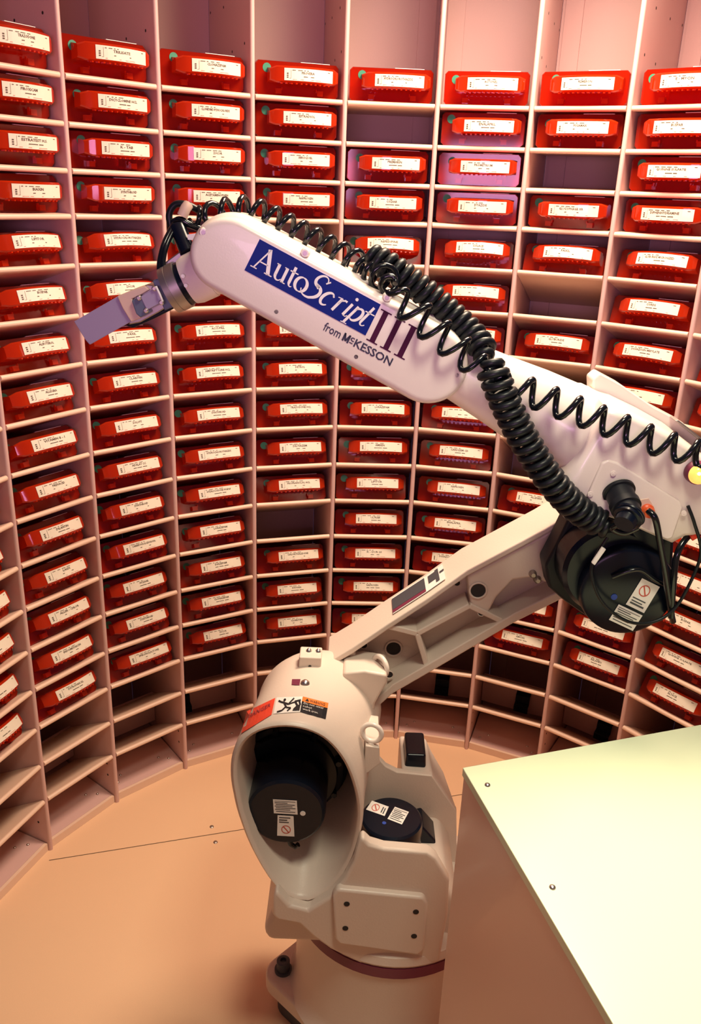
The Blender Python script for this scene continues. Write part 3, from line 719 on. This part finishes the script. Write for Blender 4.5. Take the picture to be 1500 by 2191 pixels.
# amber lamp
p = TW(1488, 1009, .087); s = MB(); s.lathe(p, p - N1 * .014, [(0, .019), (.8, .0185), (1, .0165)], 32); P_(s, 'lamp_bezel', 'maroon', smooth=40)
s = MB(); s.lathe(p - N1 * .0135, p - N1 * .026, [(0, .0165), (.4, .0155), (.8, .0105), (1, .003)], 32); P_(s, 'lamp_lens', 'lens', smooth=60)
for dx, dy in ((-.004, .004), (.005, -.003), (.003, .006)):
    q = p - N1 * .0245 + E1 * dx + Vector((0, 0, dy)); s = MB(); s.lathe(q, q - N1 * .003, [(0, .0032), (1, .002)], 12); P_(s, 'lamp_filament', 'lens_core', smooth=40)
# arm cover (capsule)
WC = .085
cap_ax = (Vector((496, 540)), Vector((912, 768)))
def capsule(r):
    a, b = cap_ax; d = (b - a).normalized(); nn = Vector((-d.y, d.x)); pts = []
    th0 = math.atan2(nn.y, nn.x)
    ra = r; rb = r * 1.05
    for i in range(25): t = th0 + PI * i / 24; pts.append((a.x + ra * math.cos(t), a.y + ra * math.sin(t)))
    for i in range(25): t = th0 + PI + PI * i / 24; pts.append((b.x + rb * math.cos(t), b.y + rb * math.sin(t)))
    return pts
def capring(r, w): return [R(*(lambda q: (q[0], w, q[1]))(T(x, y, .03))) for x, y in capsule(r)]
s = MB(); s.loft([capring(62, .0865), capring(66, .086), capring(71, .084), capring(75.5, .079), capring(78.5, .071), capring(79.5, .06), capring(80, .045), capring(84, .040), capring(86, .036), capring(86.5, .028), capring(85, .02), capring(84, -.05), capring(78, -.066), capring(70, -.072)])
cover = P_(s, 'arm_cover', 'paint', smooth=55)
for x, y, in ((437, 497), (653, 541), (828, 636), (592, 666), (762, 762), (977, 801)):
    p = TW(x, y, .080); s = MB(); s.lathe(p + N1 * .012, p - N1 * .006, [(0, .0075), (.75, .0072), (1, .0055)], 20); s.cyl(p - N1 * .006, p - N1 * .0065, .0033, n=14, mi=1); s.build('cover_screw', ['paint', 'steel_dull'], cover, smooth=40)
# logo
WL = .0868
def lg(sx, t): return (523 + sx * .881 + t * .442, 578 + sx * .476 - t * .897)
def lgw(sx, t, dw=0): return TW(*lg(sx, t), WL + dw)
s = MB(); s.loft([[lgw(a, b, 0) for a, b in ((0, 0), (294, 0), (294, 74), (0, 74))], [lgw(a, b, .0006) for a, b in ((0, 0), (294, 0), (294, 74), (0, 74))]]); s.build('blue_panel', 'blue', cover)
def ribbon(s, pts, wd, mi=0, dw=.0011):
    n = len(pts); L_, R_ = [], []
    for i in range(n):
        a = Vector(pts[max(0, i - 1)]); b = Vector(pts[min(n - 1, i + 1)]); d = (b - a).normalized(); nn = Vector((-d.y, d.x))
        h = (wd[i] if isinstance(wd, (list, tuple)) else wd) / 2; p = Vector(pts[i]); L_.append(p + nn * h); R_.append(p - nn * h)
    s.add([lgw(q.x, q.y, dw) for q in L_ + R_], [(i, i + 1, n + i + 1, n + i) for i in range(n - 1)], mi)
def arc(cx, cy, rx, ry, a0, a1, n=20, sh=0):
    o = []
    for i in range(n + 1):
        t = math.radians(a0 + (a1 - a0) * i / n); y = ry * math.sin(t); o.append((cx + rx * math.cos(t) + sh * y, cy + y))
    return o
def stress(n, thin, thick, ph=0, k=1):
    return [thin + (thick - thin) * abs(math.cos(ph + 2 * PI * k * i / n)) for i in range(n + 1)]
s = MB(); B0 = 14
def line(x1, y1, x2, y2, w, dw=.0011): ribbon(s, [(x1, y1), (x2, y2)], w, dw=dw)
# A
line(14, B0, 33, B0 + 51, 3.2); line(31, B0 + 51, 49, B0, 8.5); line(20.5, B0 + 18, 41, B0 + 18, 2.8); line(7, B0 + 1, 22, B0 + 1, 2.4); line(40, B0 + 1, 58, B0 + 1, 2.4)
# u
line(63, B0 + 33, 63, B0 + 10, 6.5); ribbon(s, arc(71, B0 + 11, 8, 10.5, 180, 330, 14), [6.5, 6.5, 6, 5.5, 5, 4.5, 4, 3.5, 3, 2.8, 2.6, 2.4, 2.2, 2, 2]); line(82, B0 + 33, 82, B0, 6.5); line(57, B0 + 32.5, 66, B0 + 32.5, 2.2); line(76, B0 + 32.5, 85, B0 + 32.5, 2.2); line(80, B0 + 1, 90, B0 + 1, 2.2)
# t
line(97, B0 + 44, 97, B0 + 9, 6.5); ribbon(s, arc(102, B0 + 9, 5, 8, 180, 310, 10), [6.5, 6, 5, 4, 3.5, 3, 2.6, 2.4, 2.2, 2, 2]); line(89, B0 + 32.5, 108, B0 + 32.5, 2.6)
# o
ribbon(s, arc(122, B0 + 16.5, 13, 15.5, 0, 360, 36), stress(36, 2.2, 7.2))
# S (sweeping)
ribbon(s, arc(160, B0 + 44, 12, 13, 10, 180, 16, .3) + arc(163, B0 + 44, 15, 14, 190, 262, 8, .3), [2.5 + 4.2 * min(1, max(0, (i - 4) / 14)) for i in range(26)])
ribbon(s, arc(150, B0 + 16, 16, 15, 88, -60, 16, .3) + arc(146, B0 + 15, 20, 16, -70, -165, 12, .3), [7.2 - 4.8 * min(1, max(0, (i - 12) / 12)) for i in range(30)])
line(152, B0 + 33, 160, B0 + 27, 7)
ribbon(s, [(170, B0 + 43), (178, B0 + 51)], 3)
# c
SH = .34
ribbon(s, arc(186, B0 + 16, 11, 15.5, 50, 310, 26, SH), [2.2 + 4.6 * math.sin(PI * i / 26) for i in range(27)])
ribbon(s, [(195, B0 + 26), (198, B0 + 28)], 5)
# r
ribbon(s, [(205, B0), (216, B0 + 32)], 6); ribbon(s, [(211, B0 + 18), (217, B0 + 27), (223, B0 + 31), (228, B0 + 30)], [2, 2.6, 4, 5]); line(206, B0 + 31, 217, B0 + 32, 2)
# i
ribbon(s, [(230, B0 + 2), (240, B0 + 32)], 6); ribbon(s, arc(244, B0 + 45, 1.8, 1.8, 0, 360, 14), 3.6); ribbon(s, [(230, B0 + 2), (236, B0 + 1), (240, B0 + 5)], 2)
# p
ribbon(s, [(238, B0 - 12), (254, B0 + 33)], 5.6); ribbon(s, arc(257, B0 + 16, 10.5, 15, 150, -130, 26, SH), [2.2 + 4.4 * math.sin(PI * i / 26) for i in range(27)]); line(232, B0 - 11.5, 246, B0 - 11.5, 2)
# t
ribbon(s, [(272, B0 + 8), (285, B0 + 47)], 5.6); ribbon(s, arc(278, B0 + 8, 6, 7.5, 180, 330, 10, SH), [5.6, 5, 4.4, 3.8, 3.2, 2.8, 2.4, 2.2, 2, 2, 2]); line(271, B0 + 32, 293, B0 + 32, 2.6)
s.build('logo_lettering', 'white_print_glint', cover, fix=False)
s = MB()
for x in (312, 345, 379):
    ribbon(s, [(x, -5), (x, 65)], 12, dw=.0004); ribbon(s, [(x - 13, -5.5), (x + 13, -5.5)], 2.8, dw=.0004); ribbon(s, [(x - 13, 65.5), (x + 13, 65.5)], 2.8, dw=.0004)
s.build('logo_numeral', 'plum_print', cover, fix=False)
s = MB()
tv, tf = text2d('from', 40, 19, .012); s.add([lgw(206 + a, -33 + b, .0004) for a, b in tv], tf)
for x1, y1, x2, y2, w in ((254, -33, 254, -15, 4.2), (265.5, -33, 265.5, -15, 4.2), (254, -16, 259.7, -31, 4), (265.5, -16, 259.8, -31, 4)): ribbon(s, [(x1, y1), (x2, y2)], w, dw=.0004)
tv, tf = text2d('c', 9, 9, .02); s.add([lgw(268.5 + a, -25 + b, .0004) for a, b in tv], tf); s.add([lgw(a, b, .0004) for a, b in ((269, -30), (277, -30), (277, -28), (269, -28))], [(0, 1, 2, 3)])
tv, tf = text2d('KESSON', 90, 18, .02); s.add([lgw(280 + a, -33 + b, .0004) for a, b in tv], tf)
s.build('maker_lettering', 'navy_print', cover, fix=False)
# wrist
def wp(x, y, w=.012): return TW(x, y, w)
kw = px_scale(430, 590, .012)
a, b = wp(478, 566), wp(402, 603)
s = MB(); s.lathe(a, b, [(0, 50 * kw), (.35, 54 * kw), (.36, 52 * kw), (.42, 52 * kw), (.43, 54 * kw), (.85, 53 * kw), (1, 49 * kw)], 48); P_(s, 'wrist_housing', 'paint', smooth=30)
c = wp(392, 608); s = MB(); s.lathe(b, c, [(0, 47 * kw), (1, 47 * kw)], 48); P_(s, 'wrist_seal', 'black', smooth=30)
d_ = wp(362, 622.5); s = MB(); s.lathe(c, d_, [(0, 51 * kw), (.55, 51 * kw), (.56, 50 * kw), (.6, 50 * kw), (.61, 51 * kw), (1, 50 * kw)], 48); P_(s, 'wrist_flange', 'steel_dull', smooth=30)
for x, y in ((393, 590), (399, 610)):
    p = wp(x, y, .05); s = MB(); s.cyl(p, p - N1 * .006, .003, n=10); P_(s, 'flange_pin', 'white_print_glint')
# gripper: axis frame
ax2 = Vector((-.927, .375)); pr2 = Vector((.375, .927))
def gp(o, pts): return [(o[0] + ax2.x * a + pr2.x * b, o[1] + ax2.y * a + pr2.y * b) for a, b in pts]
O = (366, 620)
s = MB(); s.prism(gp(O, [(-2, -33), (30, -33), (30, 36), (-2, 36)]), .03, -.02); P_(s, 'tool_adapter', 'blue_grey', bevel=.002)
s = MB(); s.prism([(300, 620), (312, 609), (342, 612), (368, 612), (376, 645), (340, 668), (300, 690), (275, 695), (284, 640)], .022, -.03); P_(s, 'tool_body', 'steel_dull', bevel=.002)
s = MB(); s.prism([(281, 643), (300, 634), (322, 668), (301, 680), (291, 672)], .040, .018); P_(s, 'sensor_block', 'blue_grey', bevel=.002)
s = MB(); s.prism([(300, 635), (333, 615), (349, 646), (314, 664)], .042, .024); P_(s, 'clamp_plate', 'lavender', bevel=.0015)
for x, y in ((298, 637), (331, 617), (346, 647), (313, 664)):
    p = TW(x, y, .042); s = MB(); s.lathe(p, p - N1 * .005, [(0, .0042), (.7, .004), (1, .0025)], 14); P_(s, 'socket_screw', 'steel', smooth=40)
s = MB(); s.tube([TW(334, 613, .044), TW(342, 630, .05), TW(348, 645, .044)], .0018); P_(s, 'retaining_wire', 'white_print_glint', smooth=60)
s = MB(); s.prism([(282, 640), (300, 632), (320, 620), (310, 612), (278, 622), (250, 634), (262, 660), (280, 689), (302, 680)], .030, -.035); P_(s, 'finger_base', 'tan', bevel=.002)
s = MB(); s.prism([(252, 634), (281, 688), (192, 738), (183, 728), (158, 688)], .024, -.03); P_(s, 'gripper_paddle', 'lavender', bevel=.0012)
s = MB(); s.prism([(268, 697), (284, 690), (320, 676), (372, 652), (385, 654), (330, 682), (285, 702)], .010, -.03); P_(s, 'slide_rail', 'black', bevel=.002)
s = MB(); s.prism([(352, 562), (408, 521), (424, 517), (436, 520), (440, 528), (420, 540), (376, 566), (362, 590), (354, 596)], .0, -.03); P_(s, 'cable_bracket', 'steel_dull', bevel=.002)
s = MB(); s.prism([(400, 502), (428, 498), (428, 515), (402, 513)], .004, .0); P_(s, 'cable_label', 'card')
# ------------------------------------------------------------------ coiled cables
def catmull(P, n=14):
    out = []
    for i in range(len(P) - 1):
        p0, p1, p2, p3 = P[max(i - 1, 0)], P[i], P[i + 1], P[min(i + 2, len(P) - 1)]
        for k in range(n):
            t = k / n
            out.append(.5 * ((2 * p1) + (p2 - p0) * t + (2 * p0 - 5 * p1 + 4 * p2 - p3) * t * t + (3 * p1 - p0 - 3 * p2 + p3) * t ** 3))
    out.append(P[-1]); return out
def coil(path, r, turns, wire, name, m_, r2=None, per=14, n=8, ph=0, side=None):
    C = catmull([Vector(p) for p in path]); L = [0]
    for i in range(1, len(C)): L.append(L[-1] + (C[i] - C[i - 1]).length)
    N = int(turns * per); pts = []; j = 0
    view = side or N1
    for k in range(N + 1):
        s_ = L[-1] * k / N
        while j < len(L) - 2 and L[j + 1] < s_: j += 1
        q = (s_ - L[j]) / max(1e-9, L[j + 1] - L[j]); c = C[j].lerp(C[j + 1], q)
        t = (C[min(j + 2, len(C) - 1)] - C[max(j - 1, 0)]).normalized()
        y = view.cross(t).normalized(); x = t.cross(y).normalized()
        a = 2 * PI * k / per + ph
        e = min(1, k / per + .15, (N - k) / per + .15)
        pts.append(c + (y * math.sin(a) * (r2 or r) + x * math.cos(a) * r) * e)
    s = MB(); s.tube(pts, wire, n); return P_(s, name, m_, smooth=70)
kk = px_scale(650, 520, .0)
# gloss coil over the top edge of the cover
coil([TW(405, 470, -.03), TW(440, 468, -.04), TW(480, 455, -.03), TW(540, 452, -.03), TW(640, 500, -.02), TW(740, 552, 0), TW(800, 584, .03), TW(842, 606, .085)], 27 * kk, 16, 6 * kk, 'coiled_cable', 'cable_gloss')
coil([TW(832, 618, .1), TW(870, 650, .108), TW(912, 690, .108), TW(958, 728, .105), TW(1000, 762, .10), TW(1050, 790, .09)], 13 * kk, 5, 6.2 * kk, 'coiled_cable', 'cable_gloss', r2=30 * kk, ph=1.5)
coil([TW(1055, 805, .09), TW(1090, 822, .095), TW(1190, 862, .1), TW(1290, 900, .1), TW(1390, 940, .105), TW(1495, 972, .105), TW(1560, 985, .08)], 12 * kk, 10.4, 7 * kk, 'coiled_cable', 'cable_gloss', r2=27 * kk, ph=2.0)
# matte thick coils
coil([TW(785, 545, .02), TW(840, 575, .03), TW(900, 618, .03), TW(960, 668, .03), TW(1010, 715, .04), TW(1045, 765, .07)], 23 * kk, 18, 9 * kk, 'thick_coiled_cable', 'cable_matte')
coil([TW(1043, 770, .1), TW(1062, 815, .11), TW(1090, 880, .11), TW(1130, 955, .11), TW(1180, 1030, .11), TW(1225, 1080, .1), TW(1275, 1115, .09), TW(1310, 1128, .1)], 26 * kk, 23, 9 * kk, 'thick_coiled_cable', 'cable_matte')
# loose cables
def cable(px, r, name='loose_cable', m_='cable_gloss'):
    s = MB(); s.tube(catmull([TW(*p) for p in px], 10), r, 10); return P_(s, name, m_, smooth=70)
cable([(368, 495, -.03), (362, 460, -.03), (375, 438, -.03), (400, 438, -.03), (425, 450, -.04)], .0055, m_='cable_matte')
cable([(372, 480, -.02), (352, 520, 0), (342, 560, .01), (342, 585, .015)], .0045)
cable([(378, 480, -.02), (358, 520, 0), (349, 555, .01), (350, 580, .015)], .0045)
cable([(368, 478, -.03), (385, 470, -.02), (405, 480, -.02), (435, 492, -.03)], .0055)
cable([(380, 485, -.02), (390, 510, -.01), (402, 540, 0)], .013, 'cable_boot', 'black')
s = MB(); s.tube([TW(390, 462, -.02), TW(397, 446, -.02), TW(403, 438, -.025)], .0085, 12); P_(s, 'cable_sleeve', 'tan', smooth=60)
cable([(1386, 1092, .105), (1402, 1110, .115), (1412, 1160, .11), (1424, 1230, .1), (1432, 1290, .085), (1440, 1330, .07)], .0055)
cable([(1500, 1130, .05), (1470, 1150, .07), (1448, 1190, .085), (1440, 1260, .09), (1436, 1320, .08)], .0055)
cable([(1472, 1082, .09), (1486, 1120, .095), (1500, 1180, .09), (1480, 1240, .09), (1445, 1300, .09), (1400, 1330, .095), (1345, 1330, .1), (1290, 1290, .1), (1266, 1230, .095), (1275, 1190, .09), (1300, 1150, .085)], .0028, m_='cable_matte')
cable([(1330, 1118, .13), (1310, 1130, .12), (1335, 1140, .12), (1365, 1128, .12)], .0055)
cable([(1310, 1235, .08), (1345, 1222, .085), (1372, 1220, .085), (1400, 1240, .085), (1420, 1250, .08)], .004)
s = MB(); s.prism([(1478, 1148), (1492, 1140), (1496, 1150), (1482, 1158)], .08, .07); P_(s, 'cable_tie', 'red_sticker', bevel=.001)

# ------------------------------------------------------------------ light
def area(name, loc, aim, size, power, col, sy=None):
    l = bpy.data.lights.new(name, 'AREA'); l.energy = power; l.color = col; l.size = size
    if sy: l.shape = 'RECTANGLE'; l.size_y = sy
    o = bpy.data.objects.new(name, l); COL.objects.link(o); o.location = loc
    o.rotation_euler = (Vector(aim) - Vector(loc)).to_track_quat('-Z', 'Y').to_euler(); return o
area('ceiling_light', (.36, .32, 2.46), (.15, .2, 0), .5, 46, (1, .78, .56))
l2 = area('ceiling_light', (-.05, -.80, 2.5), (.05, -.5, 0), .35, 8.5, (1, .97, .72)); l2.data.spread = math.radians(115)
area('fill_light', (-.9, -2.1, 1.70), (0, .4, 1.6), 1.0, 15, (1, .52, .92), .3)  # added purple-pink fill from the viewer's side
W = bpy.data.worlds.new('world'); S.world = W; W.use_nodes = True
bg = W.node_tree.nodes['Background']; bg.inputs[0].default_value = (.50, .34, .72, 1); bg.inputs[1].default_value = .10
S.view_settings.view_transform = 'Standard'; S.view_settings.look = 'None'; S.view_settings.exposure = 0; S.view_settings.gamma = 1
S.view_settings.use_curve_mapping = False
S.cycles.max_bounces = 10; S.cycles.transparent_max_bounces = 12; S.cycles.use_denoising = True
